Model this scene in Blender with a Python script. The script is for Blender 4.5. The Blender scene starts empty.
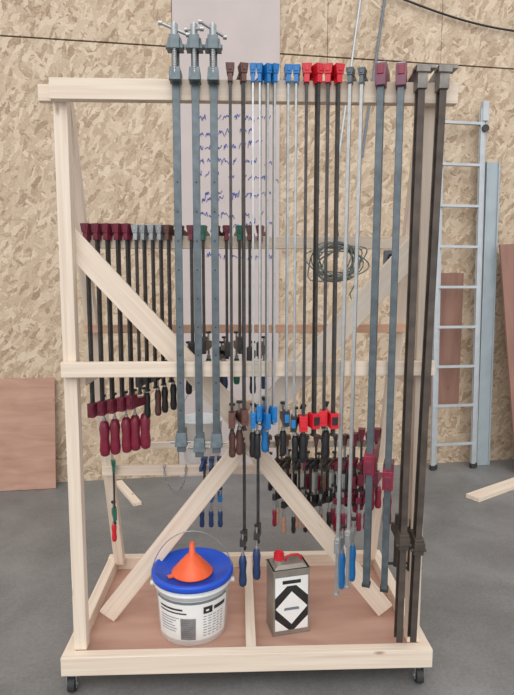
import bpy, math, random, bmesh
from mathutils import Vector, Matrix, Euler
random.seed(7)
D2R = math.pi/180
S = bpy.context.scene
S.view_settings.view_transform = 'Standard'

# ------------------------------------------------------------------ materials
def newmat(name):
    m = bpy.data.materials.new(name); m.use_nodes = True
    nt = m.node_tree
    return m, nt, nt.nodes, nt.links, nt.nodes['Principled BSDF']

def noisy(name, c, rough=.5, metal=0.0, var=.18, scale=25, bump=0.0, c2=None):
    m, nt, N, L, b = newmat(name)
    tc = N.new('ShaderNodeTexCoord'); nz = N.new('ShaderNodeTexNoise')
    nz.inputs['Scale'].default_value = scale; nz.inputs['Detail'].default_value = 5
    L.new(tc.outputs['Object'], nz.inputs['Vector'])
    r = N.new('ShaderNodeValToRGB')
    r.color_ramp.elements[0].position = .3; r.color_ramp.elements[1].position = .7
    a = [max(0, x*(1-var)) for x in c]; d = c2 or [min(1, x*(1+var)) for x in c]
    r.color_ramp.elements[0].color = (*a, 1); r.color_ramp.elements[1].color = (*d, 1)
    L.new(nz.outputs['Fac'], r.inputs['Fac']); L.new(r.outputs['Color'], b.inputs['Base Color'])
    b.inputs['Roughness'].default_value = rough; b.inputs['Metallic'].default_value = metal
    if bump:
        bp = N.new('ShaderNodeBump'); bp.inputs['Strength'].default_value = bump
        bp.inputs['Distance'].default_value = .002
        L.new(nz.outputs['Fac'], bp.inputs['Height']); L.new(bp.outputs['Normal'], b.inputs['Normal'])
    return m

def woodmat(name, c1, c2, rough=.65, su=1.2, sv=38, contrast=.25):
    m, nt, N, L, b = newmat(name)
    tc = N.new('ShaderNodeTexCoord'); mp = N.new('ShaderNodeMapping')
    mp.inputs['Scale'].default_value = (su, sv, 1)
    nz = N.new('ShaderNodeTexNoise'); nz.inputs['Scale'].default_value = 1.6
    nz.inputs['Detail'].default_value = 6; nz.inputs['Distortion'].default_value = .6
    L.new(tc.outputs['UV'], mp.inputs['Vector']); L.new(mp.outputs['Vector'], nz.inputs['Vector'])
    r = N.new('ShaderNodeValToRGB')
    r.color_ramp.elements[0].position = .5-contrast; r.color_ramp.elements[1].position = .5+contrast
    r.color_ramp.elements[0].color = (*c1, 1); r.color_ramp.elements[1].color = (*c2, 1)
    L.new(nz.outputs['Fac'], r.inputs['Fac'])
    vo = N.new('ShaderNodeTexVoronoi'); vo.inputs['Scale'].default_value = 1
    mp2 = N.new('ShaderNodeMapping'); mp2.inputs['Scale'].default_value = (3.2, 9, 1)
    L.new(tc.outputs['UV'], mp2.inputs['Vector']); L.new(mp2.outputs['Vector'], vo.inputs['Vector'])
    kr = N.new('ShaderNodeValToRGB')
    kr.color_ramp.elements[0].position = .03; kr.color_ramp.elements[1].position = .09
    kr.color_ramp.elements[0].color = (.45, .3, .2, 1); kr.color_ramp.elements[1].color = (1, 1, 1, 1)
    L.new(vo.outputs['Distance'], kr.inputs['Fac'])
    mx = N.new('ShaderNodeMixRGB'); mx.blend_type = 'MULTIPLY'; mx.inputs['Fac'].default_value = .8
    L.new(r.outputs['Color'], mx.inputs[1]); L.new(kr.outputs['Color'], mx.inputs[2])
    L.new(mx.outputs['Color'], b.inputs['Base Color'])
    b.inputs['Roughness'].default_value = rough
    return m

def osbmat(name):
    m, nt, N, L, b = newmat(name)
    tc = N.new('ShaderNodeTexCoord')
    nzd = N.new('ShaderNodeTexNoise'); nzd.inputs['Scale'].default_value = 1.5
    L.new(tc.outputs['Object'], nzd.inputs['Vector'])
    wn = N.new('ShaderNodeTexNoise'); wn.inputs['Scale'].default_value = 22; wn.inputs['Detail'].default_value = 2
    L.new(tc.outputs['Object'], wn.inputs['Vector'])
    wv = N.new('ShaderNodeVectorMath'); wv.operation = 'MULTIPLY_ADD'
    L.new(wn.outputs['Color'], wv.inputs[0]); wv.inputs[1].default_value = (.03, .0, .03)
    L.new(tc.outputs['Object'], wv.inputs[2])
    cols = []
    for i, (ang, sx, sz) in enumerate([(15, 11, 36), (-35, 11, 38), (75, 13, 40), (48, 12, 34)]):
        mr = N.new('ShaderNodeMapping'); mr.inputs['Rotation'].default_value = (0, ang*D2R, 0)
        ms = N.new('ShaderNodeMapping'); ms.inputs['Scale'].default_value = (sx, 1, sz)
        ms.inputs['Location'].default_value = (i*3.3, i, i*1.7)
        L.new(wv.outputs[0], mr.inputs['Vector']); L.new(mr.outputs['Vector'], ms.inputs['Vector'])
        v = N.new('ShaderNodeTexVoronoi'); v.inputs['Scale'].default_value = 1
        L.new(ms.outputs['Vector'], v.inputs['Vector'])
        sp = N.new('ShaderNodeSeparateColor'); L.new(v.outputs['Color'], sp.inputs['Color'])
        cols.append(sp)
    prev = cols[0].outputs['Red']
    for i, th in ((1, .5), (2, .6), (3, .7)):
        c = N.new('ShaderNodeMath'); c.operation = 'GREATER_THAN'
        L.new(cols[i].outputs['Green'], c.inputs[0]); c.inputs[1].default_value = th
        mm = N.new('ShaderNodeMix'); L.new(c.outputs[0], mm.inputs[0])
        L.new(prev, mm.inputs[2]); L.new(cols[i].outputs['Red'], mm.inputs[3]); prev = mm.outputs[0]
    fine = N.new('ShaderNodeTexNoise'); fine.inputs['Scale'].default_value = 70; fine.inputs['Detail'].default_value = 5
    L.new(tc.outputs['Object'], fine.inputs['Vector'])
    a0 = N.new('ShaderNodeMath'); a0.operation = 'MULTIPLY'; a0.inputs[1].default_value = .5
    L.new(prev, a0.inputs[0])
    ad = N.new('ShaderNodeMath'); ad.operation = 'MULTIPLY_ADD'
    L.new(fine.outputs['Fac'], ad.inputs[0]); ad.inputs[1].default_value = .5; L.new(a0.outputs[0], ad.inputs[2])
    big = N.new('ShaderNodeMath'); big.operation = 'MULTIPLY_ADD'
    L.new(nzd.outputs['Fac'], big.inputs[0]); big.inputs[1].default_value = .22; L.new(ad.outputs[0], big.inputs[2])
    r = N.new('ShaderNodeValToRGB'); e = r.color_ramp.elements
    e[0].position = .30; e[0].color = (.30, .195, .12, 1)
    e[1].position = .95; e[1].color = (.70, .57, .43, 1)
    x = e.new(.48); x.color = (.46, .34, .23, 1)
    x = e.new(.70); x.color = (.56, .435, .31, 1)
    L.new(big.outputs[0], r.inputs['Fac']); L.new(r.outputs['Color'], b.inputs['Base Color'])
    b.inputs['Roughness'].default_value = .6
    return m

def concretemat():
    m, nt, N, L, b = newmat('concrete')
    tc = N.new('ShaderNodeTexCoord')
    n1 = N.new('ShaderNodeTexNoise'); n1.inputs['Scale'].default_value = 1.8; n1.inputs['Detail'].default_value = 10
    n1.inputs['Roughness'].default_value = .65; n1.inputs['Distortion'].default_value = .4
    n2 = N.new('ShaderNodeTexNoise'); n2.inputs['Scale'].default_value = 70; n2.inputs['Detail'].default_value = 4
    L.new(tc.outputs['Object'], n1.inputs['Vector']); L.new(tc.outputs['Object'], n2.inputs['Vector'])
    mx = N.new('ShaderNodeMix'); mx.inputs[0].default_value = .3
    L.new(n1.outputs['Fac'], mx.inputs[2]); L.new(n2.outputs['Fac'], mx.inputs[3])
    r = N.new('ShaderNodeValToRGB'); e = r.color_ramp.elements
    e[0].position = .34; e[0].color = (.125, .122, .118, 1)
    e[1].position = .68; e[1].color = (.25, .245, .238, 1)
    x = e.new(.5); x.color = (.18, .177, .172, 1)
    L.new(mx.outputs[0], r.inputs['Fac']); L.new(r.outputs['Color'], b.inputs['Base Color'])
    b.inputs['Roughness'].default_value = .5
    return m

M = dict(
 wood=woodmat('pine', (.68, .54, .42), (.84, .73, .61)),
 wood_shade_comp=woodmat('pine_shade_comp', (.82, .70, .58), (.93, .84, .74)),  # pine with brightness painted in, offsets shade on the upper right brace
 wood_red=woodmat('larch', (.60, .34, .22), (.74, .47, .33)),
 ply=woodmat('plywood_base', (.43, .235, .175), (.58, .36, .28), sv=6, su=1.5),
 ply_wall=woodmat('plywood_reddish', (.36, .19, .13), (.50, .30, .22), sv=9, su=2),
 ply_dark=woodmat('plywood_brown', (.22, .11, .08), (.32, .17, .125), sv=8),
 mauve=noisy('pale_board', (.53, .455, .435), .6, 0, .06, 3),
 osb=osbmat('osb'), concrete=concretemat(),
 steel=noisy('blue_grey_steel', (.115, .14, .155), .38, .5, .2, 30, .1),
 dark=noisy('dark_steel', (.055, .052, .052), .4, .45, .3, 40),
 silver=noisy('bright_steel', (.46, .47, .47), .33, .7, .1, 40),
 galv=noisy('zinc', (.36, .38, .39), .4, .6, .15, 40),
 iron=noisy('brown_iron', (.09, .07, .058), .5, .35, .3, 18, .2),
 ironl=noisy('worn_iron', (.24, .22, .20), .5, .4, .3, 25, .2),
 cast=noisy('cast_blue_grey', (.15, .185, .20), .45, .35, .25, 40, .2),
 maroon=noisy('maroon_paint', (.17, .02, .042), .4, 0, .25, 40),
 maroonh=noisy('maroon_plastic', (.24, .018, .045), .32, 0, .2, 30),
 purple=noisy('plum_plastic', (.20, .065, .105), .4, 0, .2, 30),
 brownr=noisy('brown_red_paint', (.12, .05, .04), .5, 0, .25, 30),
 red=noisy('red_plastic', (.62, .015, .03), .35, 0, .12, 30),
 blue=noisy('blue_plastic', (.012, .17, .46), .35, 0, .12, 30),
 navy=noisy('navy_plastic', (.02, .05, .14), .4, 0, .2, 30),
 lid=noisy('blue_lid', (.01, .085, .60), .35, 0, .08, 20),
 black=noisy('black_plastic', (.02, .02, .022), .4, 0, .3, 30),
 green=noisy('green_plastic', (.02, .14, .09), .4, 0, .2, 30),
 white=noisy('white_plastic', (.78, .80, .80), .35, 0, .03, 10),
 paper=noisy('label_paper', (.82, .82, .80), .6, 0, .03, 10),
 orange=noisy('orange_plastic', (.85, .12, .03), .35, 0, .08, 20),
 tin=noisy('tin_can', (.36, .33, .29), .38, .6, .12, 20),
 rubber=noisy('rubber', (.03, .03, .032), .7, 0, .2, 20),
 alu=noisy('aluminium', (.50, .53, .55), .4, .45, .08, 12),
 alub=noisy('coated_plank', (.37, .43, .46), .5, .1, .08, 8),
 rope=noisy('rope_grey', (.24, .27, .25), .8, 0, .3, 60),
 ink=noisy('blue_ink', (.04, .08, .34), .6, 0, .1, 10),
 handlewood=woodmat('handle_wood', (.42, .22, .14), (.55, .32, .22)),
 gray=noisy('grey_box', (.16, .19, .22), .5, 0, .1, 20),
)

# ------------------------------------------------------------------ builder
class B:
    def __init__(s): s.v=[]; s.f=[]; s.m=[]; s.uv=[]; s.sm=[]; s.mats=[]; s.T=Matrix()
    def mi(s, k):
        if k not in s.mats: s.mats.append(k)
        return s.mats.index(k)
    def face(s, pts, k, uvs=None, smooth=False):
        i=len(s.v); s.v += [s.T @ Vector(p) for p in pts]
        s.f.append(list(range(i,i+len(pts)))); s.m.append(s.mi(k))
        s.uv.append(uvs or [(0.1*j,0) for j in range(len(pts))]); s.sm.append(smooth)
    def shared(s, pts, faces, k, uvf=None, smooth=False):
        i=len(s.v); s.v += [s.T @ Vector(p) for p in pts]
        for fi,f in enumerate(faces):
            s.f.append([i+j for j in f]); s.m.append(s.mi(k))
            s.uv.append(uvf[fi] if uvf else [(0.1*j,0) for j in range(len(f))]); s.sm.append(smooth)
    def box(s, c, sz, k, top=None, mat=None):
        hx,hy,hz=[a/2 for a in sz]; tx,ty=(top[0]/2,top[1]/2) if top else (hx,hy)
        R = mat or Matrix()
        loc=[(-hx,-hy,-hz),(hx,-hy,-hz),(hx,hy,-hz),(-hx,hy,-hz),(-tx,-ty,hz),(tx,-ty,hz),(tx,ty,hz),(-tx,ty,hz)]
        F=[(0,3,2,1),(4,5,6,7),(0,1,5,4),(1,2,6,5),(2,3,7,6),(3,0,4,7)]
        Lx=max(range(3),key=lambda a:sz[a]); o=[a for a in range(3) if a!=Lx]
        off=(random.random()*20,random.random()*20); uvf=[]
        for fi,f in enumerate(F):
            n=[2,2,1,0,1,0][fi]
            if n==Lx: uvf.append([(loc[j][o[0]]*.3+off[0],loc[j][o[1]]+off[1]) for j in f])
            else:
                q=[a for a in o if a!=n][0]
                uvf.append([(loc[j][Lx]+off[0],loc[j][q]+off[1]+fi*.37) for j in f])
        s.shared([Vector(c)+(R@Vector(p)) for p in loc],F,k,uvf)
    def beam(s,p0,p1,w,h,k,side=(0,1,0)):
        p0=Vector(p0);p1=Vector(p1);z=(p1-p0);L=z.length;z.normalize()
        y=Vector(side);y=(y-z*y.dot(z)).normalized();x=y.cross(z)
        R=Matrix((x,y,z)).transposed()
        s.box((p0+p1)/2,(w,h,L),k,mat=R)
    def cyl(s,p0,p1,r0,k,r1=None,n=12,caps=True):
        r1=r0 if r1 is None else r1
        p0=Vector(p0);p1=Vector(p1);z=(p1-p0).normalized()
        a=Vector((1,0,0)) if abs(z.x)<.9 else Vector((0,1,0))
        x=a.cross(z).normalized();y=z.cross(x)
        c0=[p0+(x*math.cos(t)+y*math.sin(t))*r0 for t in [2*math.pi*i/n for i in range(n)]]
        c1=[p1+(x*math.cos(t)+y*math.sin(t))*r1 for t in [2*math.pi*i/n for i in range(n)]]
        s.shared(c0+c1,[(i,(i+1)%n,n+(i+1)%n,n+i) for i in range(n)],k,smooth=True)
        if caps:
            if r0>0: s.face(c0[::-1],k)
            if r1>0: s.face(c1,k)
    def lathe(s,o,prof,k,n=32,smooth=True):
        o=Vector(o);pts=[]
        for r,z in prof:
            for i in range(n):
                t=2*math.pi*i/n; pts.append(o+Vector((r*math.cos(t),r*math.sin(t),z)))
        F=[]
        for j in range(len(prof)-1):
            for i in range(n):
                F.append((j*n+i,j*n+(i+1)%n,(j+1)*n+(i+1)%n,(j+1)*n+i))
        s.shared(pts,F,k,smooth=smooth)
        if prof[0][0]>0: s.face(pts[:n][::-1],k)
        if prof[-1][0]>0: s.face(pts[-n:],k)
    def prism(s,prof,w,k,x0=0.,dz=0.):
        n=len(prof); a=[(x0-w/2,p[0],p[1]+dz) for p in prof]; b=[(x0+w/2,p[0],p[1]+dz) for p in prof]
        s.shared(a+b,[(i,(i+1)%n,n+(i+1)%n,n+i) for i in range(n)]+[tuple(range(n))[::-1],tuple(range(n,2*n))],k)
    def tube(s,path,r,k,n=8,closed=False):
        P=[Vector(p) for p in path];rings=[];m=len(P)
        up=Vector((0.13,.31,.94)).normalized()
        for i in range(m):
            if closed: t=P[(i+1)%m]-P[i-1]
            else: t=P[min(i+1,m-1)]-P[max(i-1,0)]
            t.normalize(); x=t.cross(up)
            if x.length<.05: x=t.cross(Vector((1,0,0)))
            x.normalize();y=t.cross(x)
            rings+=[P[i]+(x*math.cos(2*math.pi*q/n)+y*math.sin(2*math.pi*q/n))*r for q in range(n)]
        F=[]
        for j in range(m if closed else m-1):
            j2=(j+1)%m
            for q in range(n): F.append((j*n+q,j*n+(q+1)%n,j2*n+(q+1)%n,j2*n+q))
        s.shared(rings,F,k,smooth=True)
    def make(s,name,bevel=0,parent=None,loc=None,rot=None):
        me=bpy.data.meshes.new(name); me.from_pydata([tuple(v) for v in s.v],[],s.f)
        ul=me.uv_layers.new(name='UVMap'); li=0
        for fi,f in enumerate(s.f):
            for j in range(len(f)):
                ul.data[li].uv=s.uv[fi][j]; li+=1
        for k in s.mats: me.materials.append(M[k])
        for p,mi_,sm in zip(me.polygons,s.m,s.sm): p.material_index=mi_; p.use_smooth=sm
        me.update()
        bm=bmesh.new(); bm.from_mesh(me); bmesh.ops.recalc_face_normals(bm,faces=bm.faces); bm.to_mesh(me); bm.free()
        ob=bpy.data.objects.new(name,me); S.collection.objects.link(ob)
        if bevel:
            md=ob.modifiers.new('bevel','BEVEL'); md.width=bevel; md.segments=2; md.limit_method='ANGLE'; md.angle_limit=50*D2R
        if parent: ob.parent=parent
        if loc is not None: ob.location=loc
        if rot is not None: ob.rotation_euler=rot
        return ob

FL=-.045    # floor level

# ------------------------------------------------------------------ room
b=B(); b.box((0,0,FL-.05),(14,14,.1),'concrete'); b.make('floor')
WA=6.5*D2R; WO=Vector((.125,2.467,0))
def wallobj(b,name,bevel=0,y=0):
    ob=b.make(name,bevel); ob.location=WO; ob.rotation_euler=(0,0,WA); return ob
def wl(x,y,z): return WO+Matrix.Rotation(WA,3,'Z')@Vector((x,y,z))
b=B()
b.box((0,.06,2.2),(12,.08,4.6),'dark')
for x0,x1 in [(-5.9,-4.65),(-4.65,-3.4),(-3.4,-2.15),(-2.15,-.66),(-.66,.56),(.56,1.52),(1.52,2.75),(2.75,4.0),(4.0,5.9)]:
    b.box(((x0+x1)/2,.01,(FL+3.33)/2),(x1-x0-.004,.02,3.33-FL),'osb')
    b.box(((x0+x1)/2+.0,.01,(3.342+4.5)/2),(x1-x0-.004,.02,4.5-3.342),'osb')
wallobj(b,'wall_back')
b=B(); b.box((-.243,-.012,(FL+4.4)/2),(.83,.02,4.4-FL),'mauve')
pan=wallobj(b,'wall_board',.002)
cu=bpy.data.curves.new('handwriting','CURVE'); cu.dimensions='3D'; cu.bevel_depth=.0028; cu.bevel_resolution=1
for row in range(11):
    z=2.76-row*.105+random.uniform(-.03,.03); x=-.56+random.uniform(0,.15)
    xe=.14-random.uniform(0,.22); sl=random.uniform(-.03,.15)
    while x<xe:
        w=random.uniform(.03,.07); h=random.uniform(.04,.09)
        k=random.randint(4,7); sp=cu.splines.new('NURBS'); sp.points.add(k-1); sp.order_u=3; sp.use_endpoint_u=True
        for i in range(k):
            sp.points[i].co=(x+w*(i+random.uniform(-.8,.8))/k,-.0235,z+h*((i%2)*.6+random.random()*.4)+(x+.5)*sl,1)
        x+=w+random.choice([.004,.008,.02,.06])
co=bpy.data.objects.new('handwriting',cu); cu.materials.append(M['ink']); S.collection.objects.link(co); co.parent=pan

# ------------------------------------------------------------------ rack
b=B()
W=.650
for sx in (-1,1):
    b.beam((sx*W,.024,.112),(sx*W,.024,2.19),.048,.044,'wood')
    b.beam((sx*W,.70,.10),(sx*W,.066,2.17),.048,.04,'wood')
    b.beam((sx*.69,.0,.073),(sx*.69,.74,.073),.045,.075,'wood',side=(0,0,1))
    b.beam((sx*(W-.036),.03,1.165),(sx*(W-.036),.38,1.165),.022,.05,'wood',side=(0,0,1))
b.box((0.029,-.018,2.176),(1.405,.034,.070),'wood')
b.box((-.695,.012,2.172),(.055,.03,.055),'wood')
b.box((.006,-.018,1.210),(1.355,.034,.054),'wood')
b.box((0,-.022,.075),(1.425,.044,.074),'wood')
b.box((0,.742,.073),(1.43,.044,.078),'wood')
b.box((0.01,.36,.078),(.04,.72,.05),'wood')
b.box((0,.36,.045),(1.34,.72,.012),'ply')
def RY(z): return .70-(z-.10)*.306-.045
b.box((0,RY(1.68)+.006,1.68),(1.34,.022,.048),'wood')
b.box((0,RY(1.34)+.006,1.335),(1.34,.022,.035),'wood_red')
b.box((0,RY(.66)+.006,.66),(1.34,.022,.045),'wood')
b.box((0,RY(.775)+.05,.775),(1.34,.022,.03),'wood')
for sx in (-1,1):
    b.beam((sx*.665,.058,1.695),(sx*.03,.058,1.0),.086,.022,'wood' if sx<0 else 'wood_shade_comp')  # right brace: colour lightened against the shadow of the clamps
    b.beam((sx*.02,.36,.81),(sx*.615,.28,.075),.078,.024,'wood')
b.beam((0,.075,1.08),(0,.345,.80),.05,.022,'wood')      # tie joining both brace pairs
rack=b.make('clamp_storage_rack',.002)
for i,(cx,cy) in enumerate([(-.68,.0),(.67,.0),(-.67,.70),(.67,.70)]):
    c=B(); c.box((cx,cy,.033),(.07,.07,.006),'galv')
    c.cyl((cx,cy,.01),(cx,cy,.03),.018,'galv')
    for q in (-1,1): c.box((cx+q*.018,cy-.006,.002),(.003,.04,.05),'galv')
    c.cyl((cx-.013,cy-.012,-.014),(cx+.013,cy-.012,-.014),.030,'rubber',n=20)
    c.cyl((cx-.021,cy-.012,-.014),(cx+.021,cy-.012,-.014),.008,'galv')
    c.make('caster_%d'%(i+1),0,rack)

# ------------------------------------------------------------------ clamps
def handle(b,y,z0,z1,r,k,x=0):
    L=z0-z1
    b.lathe((x,y,z1),[(r*.5,0),(r*.85,L*.04),(r,L*.2),(r*.82,L*.5),(r,L*.78),(r*.75,L*.95),(r*.45,L)],k,n=12)

def bar_clamp(x,y,z,L,bw=.012,bd=.02,bar='silver',head='blue',hand='blue',slide=None,reach=.09,hw=.03,hl=.11,
              hr=.014,rz=0,up=.03,sl='dark',ty=0,tilt=0,sw=None,collar=None):
    """origin: underside of the fixed jaw, at the bar axis. bar hangs along -z, jaw points +y"""
    b=B(); slide=slide if slide is not None else L-.05; sw=sw or hw*.8
    b.box((0,0,(up-L)/2-.004),(bw,bd,L+up-.008),bar)
    b.prism([(-bd/2-.006,-.020),(bd/2+.004,-.020),(bd/2+.006,.002),(reach-.012,.002),(reach-.012,-.008),(reach,-.008),(reach,.012),
             (bd/2+.01,up*.75),(-bd/2-.006,up*.75)],hw*.55,head)
    b.box((0,0,up*.62),(hw*.7,bd+.018,up*.85),head,top=(hw,bd+.022))
    b.box((0,-bd/2-.0105,up*.62),(hw*.4,.003,up*.4),head)
    s=-slide
    b.prism([(-bd/2-.009,.026),(bd/2+.006,.028),(bd/2+.012,.01),(reach-.014,.006),(reach,.004),(reach,-.022),(reach-.02,-.026),(bd/2+.006,-.026),(-bd/2-.009,-.03)],sw,head if sl is None else sl,dz=s)
    b.box((0,-bd/2-.011,s),(sw*.7,.004,.03),collar or (head if sl is None else sl))
    hy=reach-.014
    b.cyl((0,hy,s+.035),(0,hy,s-.055),.0045,'silver',n=8)
    b.cyl((0,hy,s+.035),(0,hy,s+.043),.011,'dark',n=12)
    b.cyl((0,hy,s-.055),(0,hy,s-.07),.008,'silver',n=10)
    handle(b,hy,s-.065,s-.065-hl,hr,hand)
    b.box((0,0,-L+.004),(bw*1.5,bd+.006,.008),bar)
    ob=b.make('bar_clamp',.001); ob.location=(x,y,z); ob.rotation_euler=(tilt,ty,rz*D2R); return ob

ZT=2.215; YF=-.052
def sash(x,L,ang):
    b=B(); bw=.026; tp=.105
    b.box((0,0,tp-L/2),(bw,.008,L),'steel'); b.box((0,.009,tp-L/2),(.007,.014,L),'steel')
    for i in range(9): b.cyl((0,-.0048,-.35-i*.1),(0,-.0035,-.35-i*.1),.003,'black',n=10)
    b.box((0,-.006,.095),(.056,.046,.034),'cast',top=(.044,.038)); b.box((0,-.026,.095),(.034,.03,.044),'cast')
    b.cyl((-.031,-.006,.09),(.031,-.006,.09),.009,'cast')
    b.cyl((0,-.03,.155),(0,-.03,-.01),.008,'silver')
    for i in range(12): b.cyl((0,-.03,.068-i*.0055),(0,-.03,.0705-i*.0055),.0095,'galv',r1=.008,caps=False)
    b.cyl((0,-.03,.115),(0,-.03,.150),.012,'galv')
    c,s_=math.cos(ang),math.sin(ang)
    b.cyl((-.045*c,-.03-.045*s_,.150),(.045*c,-.03+.045*s_,.122),.005,'silver',n=10)
    for q,zz in ((-.045,.150),(.045,.122)): b.cyl((q*c-.006,-.03+q*s_,zz),(q*c+.006,-.03+q*s_,zz),.0075,'silver')
    b.box((0,-.015,-.004),(.040,.048,.042),'cast',top=(.034,.044))
    b.prism([(.0,.018),(.0,.0),(.075,.004),(.075,.03),(.03,.03)],.03,'cast')
    z=tp-L+.035
    b.box((0,-.004,z),(.044,.042,.05),'cast',top=(.036,.036)); b.prism([(.01,z+.028),(.07,z+.026),(.07,z+.0),(.01,z-.026)],.028,'cast')
    b.cyl((-.04,-.002,z-.012),(.034,-.002,z-.012),.005,'galv'); b.box((.0,-.004,z-.035),(.03,.03,.02),'steel')
    ob=b.make('sash_clamp',.0015); ob.location=(x,YF+.002,ZT)
sash(-.243,1.395,.2); sash(-.178,1.415,-.9); sash(-.116,1.40,.5)

for x,L in ((-.060,1.235),(-.016,1.225)):
    bar_clamp(x,YF,ZT,L,.010,.02,'dark','brownr','brownr',hw=.030,sl=None,hl=.10,slide=L-.05,rz=random.uniform(-14,14),up=.036)
for i,(x,L) in enumerate(((.017,1.225),(.042,1.20),(.066,1.23),(.090,1.205))):
    bar_clamp(x,YF,ZT,L,.007,.016,'silver','blue','blue' if i%2 else 'black',hw=.023,sl=None,hl=.10,slide=L-.04,rz=random.uniform(-26,26),up=.036)
for x,L in ((.137,1.22),(.165,1.24)):
    bar_clamp(x,YF,ZT,L,.008,.016,'galv','blue','black',hw=.028,sl='black',hl=.10,slide=L-.04,rz=random.uniform(-16,16),up=.034,collar='blue')
for i,(x,L) in enumerate(((.200,1.24),(.238,1.25),(.274,1.22),(.308,1.25))):
    bar_clamp(x,YF,ZT,L,.010,.02,'dark','red','black',hw=.034,sl='red',hl=.11,hr=.016,slide=L-.04-.02*(i%2),rz=random.uniform(-28,28),up=.038,collar='black' if i%2 else 'red',sw=.03)
for x,L in ((.350,1.87),(.390,1.84)):
    bar_clamp(x,YF,ZT,L,.011,.018,'silver','steel','blue',hw=.026,sl='silver',hl=.15,hr=.015,slide=L-.20,rz=-25,up=.028,ty=.010)
def parallel(x,L,s,rz):
    b=B()
    b.box((0,0,(-L+.02)/2),(.024,.03,L+.02),'steel')
    b.prism([(-.026,-.03),(.02,-.03),(.024,-.002),(.10,-.002),(.104,.03),(.09,.046),(.0,.052),(-.026,.042)],.036,'purple')
    b.box((0,-.027,.02),(.022,.004,.03),'maroonh'); b.box((0,.03,.049),(.026,.07,.008),'galv')
    b.prism([(-.03,-s-.05),(.02,-s-.06),(.05,-s-.04),(.104,-s-.02),(.104,-s+.03),(.02,-s+.035),(-.03,-s+.02)],.038,'maroonh')
    b.box((0,-.031,-s-.02),(.026,.004,.045),'maroon')
    b.cyl((0,.04,-s-.04),(0,.04,-s-.09),.008,'silver')
    handle(b,.04,-s-.085,-s-.21,.017,'maroonh')
    b.box((0,0,-L+.005),(.03,.036,.012),'dark')
    ob=b.make('parallel_clamp',.003); ob.location=(x,YF-.002,ZT); ob.rotation_euler=(0,.006,rz*D2R)
parallel(.455,1.83,1.34,-22); parallel(.524,1.85,1.40,-18)
def heavy(x,y,L,ty,s):
    b=B()
    b.box((0,0,.03-L/2),(.007,.034,L),'iron')
    for q in (-.016,.016): b.box((0,q,.03-L/2),(.024,.006,L),'iron')
    b.prism([(-.026,-.04),(.02,-.04),(.024,-.001),(.09,-.001),(.095,.025),(.02,.036),(-.026,.036)],.034,'ironl')
    b.box((0,-.027,.022),(.046,.012,.022),'ironl'); b.box((0.01,-.005,.030),(.066,.05,.012),'ironl')
    b.prism([(-.028,-s-.04),(.02,-s-.04),(.03,-s-.02),(.09,-s-.01),(.09,-s+.02),(.02,-s+.03),(-.028,-s+.02)],.036,'iron')
    b.box((0,-.03,-s-.005),(.04,.008,.03),'iron')
    b.cyl((-.028,-.02,-s-.022),(.028,-.02,-s-.022),.006,'iron')
    b.cyl((0,.07,-s+.06),(0,.07,-s-.15),.009,'iron'); b.cyl((-.05,.07,-s-.14),(.05,.07,-s-.14),.005,'iron')
    ob=b.make('beam_clamp',.0015); ob.location=(x,y,ZT); ob.rotation_euler=(0,ty,0)
heavy(.590,YF-.004,2.08,.009,1.64); heavy(.665,YF-.004,2.08,.020,1.66)

ZR=1.705; YR=RY(1.68)-.022
for i,x in enumerate([-.612,-.573,-.534,-.495,-.458]):
    L=.71-.008*i
    bar_clamp(x,YR,ZR,L,.010,.02,'dark','maroon','maroonh',hw=.034,sl='maroon',hl=.15,hr=.022,slide=L-.03,rz=-20+random.uniform(-8,8),up=.04,reach=.10,sw=.028)
for i,x in enumerate([-.425,-.395,-.363,-.332,-.302]):
    L=.62-.012*i
    bar_clamp(x,YR,ZR,L,.008,.018,'dark','galv' if i<4 else 'brownr',['black','brownr','black','black','black'][i],hw=.028,sl='dark',hl=.11,hr=.014,slide=L-.06,rz=-16+random.uniform(-8,8),up=.036)
for i,x in enumerate([-.26,-.215,-.17,-.12,-.08,-.03,.01,.05]):
    L=.50-.02*(i%3)
    bar_clamp(x,YR,ZR,L,.009,.018,'dark',['brownr','maroon','green'][i%3],['black','navy','green'][i%3],hw=.028,sl='dark',hl=.11,slide=L-.04,rz=random.uniform(-20,10),up=.035)
# coil
b=B()
for k in range(12):
    a=random.uniform(.06,.11); c=random.uniform(.045,.08); ox=random.uniform(-.025,.025); th=random.uniform(-.6,.6)
    pts=[]
    for i in range(28):
        t=2*math.pi*i/28
        px,pz=a*math.cos(t)*(1+.12*math.sin(3*t+k)),c*math.sin(t)*(1+.1*math.cos(2*t+k))
        pts.append((ox+px*math.cos(th)-pz*math.sin(th),-.012-.0025*k+.006*math.sin(2*t+k),-.085+px*math.sin(th)+pz*math.cos(th)))
    b.tube(pts,.0028,'rope',closed=True)
b.tube([(0.0,-.04,-.07),(-.005,-.042,-.02),(0,-.03,.02),(.004,.0,.03),(0,.02,.015)],.004,'rope')
b.tube([(.06,-.03,-.1),(.075,-.03,-.16),(.05,-.03,-.21),(.06,-.03,-.24)],.003,'rope')
ob=b.make('rope_coil'); ob.location=(.35,YR+.015,1.69)
b=B(); b.box((0,0,0),(.05,.03,.06),'gray'); b.cyl((0,-.016,0),(0,-.024,0),.016,'black'); b.tube([(0,0,-.03),(.005,0,-.08),(.02,.01,-.16),(.02,.02,-.2)],.003,'black')
ob=b.make('socket_box',.003); ob.location=(.56,RY(1.68)-.022,1.62)

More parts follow.
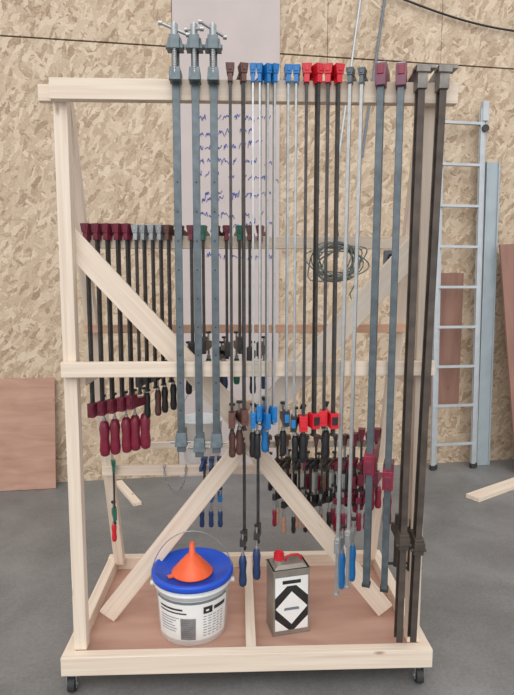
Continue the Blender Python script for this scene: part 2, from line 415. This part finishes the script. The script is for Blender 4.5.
for x,z,L in ((-.012,.86,.50),(.048,.86,.47)):
    bar_clamp(x,.30,z,L,.011,.02,'dark','iron','navy',hw=.028,sl='dark',hl=.14,hr=.018,slide=L-.06,rz=170,reach=.06)
ZL=.684; YL=RY(.66)-.022
for i in range(13):
    x=.14+i*.0265; L=.15+random.uniform(0,.05)
    bar_clamp(x,YL,ZL,L,.008,.014,random.choice(['dark','galv']),random.choice(['dark','iron','maroon']),random.choice(['handlewood','maroonh','black','handlewood']),
              hw=.02,sl='dark',hl=.085,hr=.011,slide=L-.03,rz=150+random.uniform(-20,30),reach=.055)
for i in range(9):
    x=.10+i*.045; L=.12+random.uniform(0,.04)
    bar_clamp(x,RY(.775)+.022,.795,L,.008,.014,random.choice(['dark','galv']),random.choice(['dark','iron','brownr']),random.choice(['handlewood','maroonh','black','black']),
              hw=.022,sl='dark',hl=.08,hr=.012,slide=L-.03,rz=-20+random.uniform(-20,30),reach=.07)
for x,z,L in ((.50,.80,.24),(.535,.82,.25),(.57,.80,.22),(.605,.82,.24)):
    bar_clamp(x,RY(.775)+.01,z-.005,L,.011,.018,'dark','maroon','maroonh',hw=.034,sl='maroon',hl=.11,hr=.017,slide=L-.05,rz=-20+random.uniform(-10,10),up=.04,reach=.075,sw=.03)
for i,x in enumerate((.44,.47,.505,.545,.585)):
    L=.20; bar_clamp(x,YL,ZL,L,.009,.015,'dark','maroon','maroonh',hw=.026,sl='maroon',hl=.09,hr=.014,slide=L-.05,rz=160+random.uniform(-20,20),reach=.06)
for i,x in enumerate((-.195,-.16,-.125)):
    L=.17; bar_clamp(x,YL,ZL,L,.008,.014,'galv' if i else 'dark','navy','navy',hw=.024,sl='blue',hl=.08,hr=.012,slide=L-.04,rz=165+10*i,up=.04,reach=.055)
bar_clamp(-.612,YL-.0,ZL,.27,.008,.014,'dark','green','red',hw=.02,sl='green',hl=.09,hr=.012,slide=.22,rz=20,reach=.055)
b=B()
for i in range(22):
    t=i/21*math.pi; cx=.05*math.cos(t); cz=-.12*math.sin(t)
    pts=[]
    for q in range(10):
        u=2*math.pi*q/10; a,c=.010*math.cos(u),.005*math.sin(u)
        tx,tz=-math.sin(t)*.39,-math.cos(t); n=math.hypot(tx,tz); tx/=n; tz/=n
        if i%2: pts.append((cx+a*tx-c*tz,0,cz+a*tz+c*tx))
        else: pts.append((cx+a*tx,c,cz+a*tz))
    b.tube(pts,.002,'galv',n=6,closed=True)
ob=b.make('chain'); ob.location=(-.33,YL+.005,.685)
b=B()
b.lathe((0,0,0),[(.085,0),(.088,.004),(.100,.20),(.106,.20),(.106,.21),(.096,.21),(.083,.01)],'white',n=28)
b.tube([(.103*math.cos(t),0,.20+.16*math.sin(t)) for t in [math.pi*i/16 for i in range(17)]],.002,'galv')
ob=b.make('hanging_bucket'); ob.location=(-.215,RY(.775)+.175,.665)

# ------------------------------------------------------------------ bucket with lid and funnel
BX,BY,BZ=-.235,.235,.051
b=B()
b.lathe((0,0,0),[(.138,0),(.141,.004),(.156,.215),(.165,.218),(.165,.226),(.158,.23),(.158,.252)],'white',n=48)
b.lathe((0,0,.244),[(.160,-.004),(.173,.0),(.174,.02),(.170,.026),(.160,.027),(.156,.018),(.05,.018),(.0001,.018)],'lid',n=48)
def patch(b,a0,a1,z0,z1,k,off=.0012):
    n=10; P=[]
    for j,z in enumerate((z0,z1)):
        r=.141+(z/.215)*.015+off
        for i in range(n+1):
            a=(a0+(a1-a0)*i/n)*D2R; P.append((r*math.cos(a),r*math.sin(a),z))
    b.shared(P,[(i,i+1,n+2+i,n+1+i) for i in range(n)],k,smooth=True)
patch(b,205,335,.025,.20,'paper'); patch(b,206,334,.186,.198,'gray',.002)
patch(b,288,303,.140,.170,'black',.002); patch(b,292,297,.150,.158,'paper',.0028)
patch(b,306,330,.148,.164,'black',.002)
patch(b,214,256,.158,.166,'dark',.002); patch(b,214,262,.143,.149,'dark',.002)
for r in range(8):
    for c in range(5):
        a=288+c*8; patch(b,a,a+random.uniform(4,7),.126-r*.012,.129-r*.012,'gray',.002)
for r in range(6): patch(b,214,214+random.uniform(22,42),.122-r*.012,.125-r*.012,'gray',.002)
patch(b,252,276,.03,.125,'galv',.0018)
for r in range(9): patch(b,254,254+random.uniform(12,20),.115-r*.009,.117-r*.009,'gray',.0026)
for q in (-1,1): b.cyl((q*.158,0,.205),(q*.178,0,.205),.012,'white')
b.tube([(.176*math.cos(t),-.03*math.sin(t),.205+.235*math.sin(t)) for t in [math.pi*i/24 for i in range(25)]],.0022,'galv')
ob=b.make('paint_bucket',0); ob.location=(BX,BY,BZ); ob.rotation_euler=(0,0,.05)
b=B()
b.lathe((0,0,0),[(.082,0),(.086,.0),(.087,.006),(.081,.008),(.076,.018),(.024,.075),(.014,.082),(.009,.13),(.007,.13),(.011,.082),(.02,.074),(.073,.016),(.079,.004)],'orange',n=40)
b.box((.094,0,.004),(.026,.022,.005),'orange')
ob=b.make('funnel'); ob.location=(BX+.002,BY-.035,BZ+.2635); ob.rotation_euler=(0,0,3.6)

# ------------------------------------------------------------------ tin canister
b=B(); w,d,h=.158,.11,.285
b.box((0,0,h/2),(w,d,h),'tin'); b.box((0,0,.004),(w+.005,d+.005,.008),'tin'); b.box((0,0,h-.004),(w+.005,d+.005,.008),'tin')
b.box((0,0,h+.006),(w-.01,d-.01,.014),'tin',top=(w-.05,d-.04))
y=-d/2-.0012
def front(pts,k,yy): b.face([(p[0],yy,p[1]) for p in pts],k)
front([(-.072,.02),(.072,.02),(.072,.255),(-.072,.255)],'black',y)
front([(-.072,.215),(.072,.215),(.072,.255),(-.072,.255)],'paper',y-.0004)
front([(0,.045),(.070,.118),(0,.190),(-.070,.118)],'paper',y-.0008)
for q in (-1,1):
    front([(q*.072,.02),(q*.072,.075),(q*.012,.02)],'paper',y-.0004)
    front([(q*.072,.215),(q*.072,.165),(q*.020,.215)],'paper',y-.0005)
front([(-.04,.224),(.04,.224),(.04,.240),(-.04,.240)],'black',y-.0008)
front([(-.035,.108),(.035,.108),(.030,.120),(-.030,.120)],'gray',y-.0012)
b.cyl((-.04,.0,h+.01),(-.04,.0,h+.024),.024,'tin',n=20); b.cyl((-.04,.0,h+.022),(-.04,.0,h+.05),.022,'red',n=20)
b.cyl((-.04,.0,h+.05),(-.04,.0,h+.056),.018,'red',n=20)
b.tube([(-.01,0,h+.01),(-.005,0,h+.03),(.015,0,h+.036),(.045,0,h+.034),(.058,0,h+.024),(.06,0,h+.008)],.005,'red')
ob=b.make('tin_canister',0); ob.location=(.172,.215,.052); ob.rotation_euler=(0,0,12*D2R)

# ------------------------------------------------------------------ objects along the wall
b=B()
for k,(x0,x1,yo,zz) in enumerate(((-.20,.17,-.0,3.02),(-.17,.20,.03,2.94))):
    for x in (x0,x1):
        b.box((x,yo,zz/2),(.026,.022,zz),'alu')
        for q in (-1,1): b.box((x,yo+q*.012,zz/2),(.034,.003,zz),'alu')
        b.box((x,yo,.02),(.04,.04,.04),'rubber')
    n=9 if k==0 else 0
    for i in range(n): b.box((( x0+x1)/2,yo,.22+i*.335),(x1-x0,.028,.022),'alu')
b.box((.19,.0,3.0),(.05,.05,.16),'alu'); b.cyl((.19,-.03,2.86),(.19,.03,2.86),.03,'dark')
lad=b.make('ladder',.001); lad.location=wl(1.69,-.17,FL); lad.rotation_euler=(-.03,0,WA)
b=B(); b.box((0,0,1.3),(.12,.035,2.6),'alub')
for q in (-1,1): b.box((q*.054,-.02,1.3),(.012,.02,2.6),'alub')
o=b.make('aluminium_plank',.002); o.location=wl(1.985,-.10,FL); o.rotation_euler=(-.02,0,WA)
b=B(); b.box((.45,0,.96),(.66,.02,1.92),'ply_dark')
o=b.make('brown_board',.001); o.location=wl(2.02,-.36,FL); o.rotation_euler=(-.11,-.06,WA)
b=B(); b.box((0,0,0),(.34,.016,1.15),'ply_dark'); o=b.make('plywood_offcut',.001); o.location=wl(1.62,-.012,1.06); o.rotation_euler=(0,0,WA)
b=B(); b.box((0,0,.43),(1.1,.015,.86),'ply_wall'); o=b.make('plywood_sheet',.001); o.location=wl(-2.16,-.14,FL+.002); o.rotation_euler=(-.13,0,WA)
b=B(); b.beam((-.76,1.78,FL+.012),(-1.00,2.24,FL+.012),.022,.06,'wood',side=(1,0,0)); b.make('timber_strip',.001)
b=B(); b.beam((1.68,1.80,FL+.016),(2.35,2.22,FL+.016),.03,.11,'wood',side=(-.45,.9,0)); b.make('timber_strip',.001)
b=B()
pts=[]
for i in range(30):
    t=i/29; pts.append((.95+t*1.6,-.03,3.86-.20*math.sin(math.pi*min(1,t*1.3)*.5)-.05*t))
b.tube(pts,.008,'black')
b.tube([(.86-.012*i,-.02-.001*i,4.1-.09*i) for i in range(20)],.009,'alu')
b.tube([(1.06-.012*i,-.02,4.1-.09*i) for i in range(18)],.011,'gray')
wallobj(b,'electrical_cable')

# ------------------------------------------------------------------ camera
cam=bpy.data.cameras.new('camera'); cam.sensor_fit='VERTICAL'; cam.sensor_height=36; cam.lens=540/695*36
co=bpy.data.objects.new('camera',cam); S.collection.objects.link(co)
co.location=(-.036,-1.97,1.5); co.rotation_euler=((90-6.2)*D2R,0,-2*D2R); S.camera=co; cam.clip_start=.05

# ------------------------------------------------------------------ light
w=bpy.data.worlds.new('World'); S.world=w; w.use_nodes=True
bg=w.node_tree.nodes['Background']; bg.inputs[0].default_value=(.97,.98,1,1); bg.inputs[1].default_value=.98
sun=bpy.data.lights.new('daylight','SUN'); sun.energy=1.5; sun.angle=60*D2R; sun.color=(1,.985,.96)
so=bpy.data.objects.new('daylight',sun); S.collection.objects.link(so); so.rotation_euler=(50*D2R,0,-8*D2R)
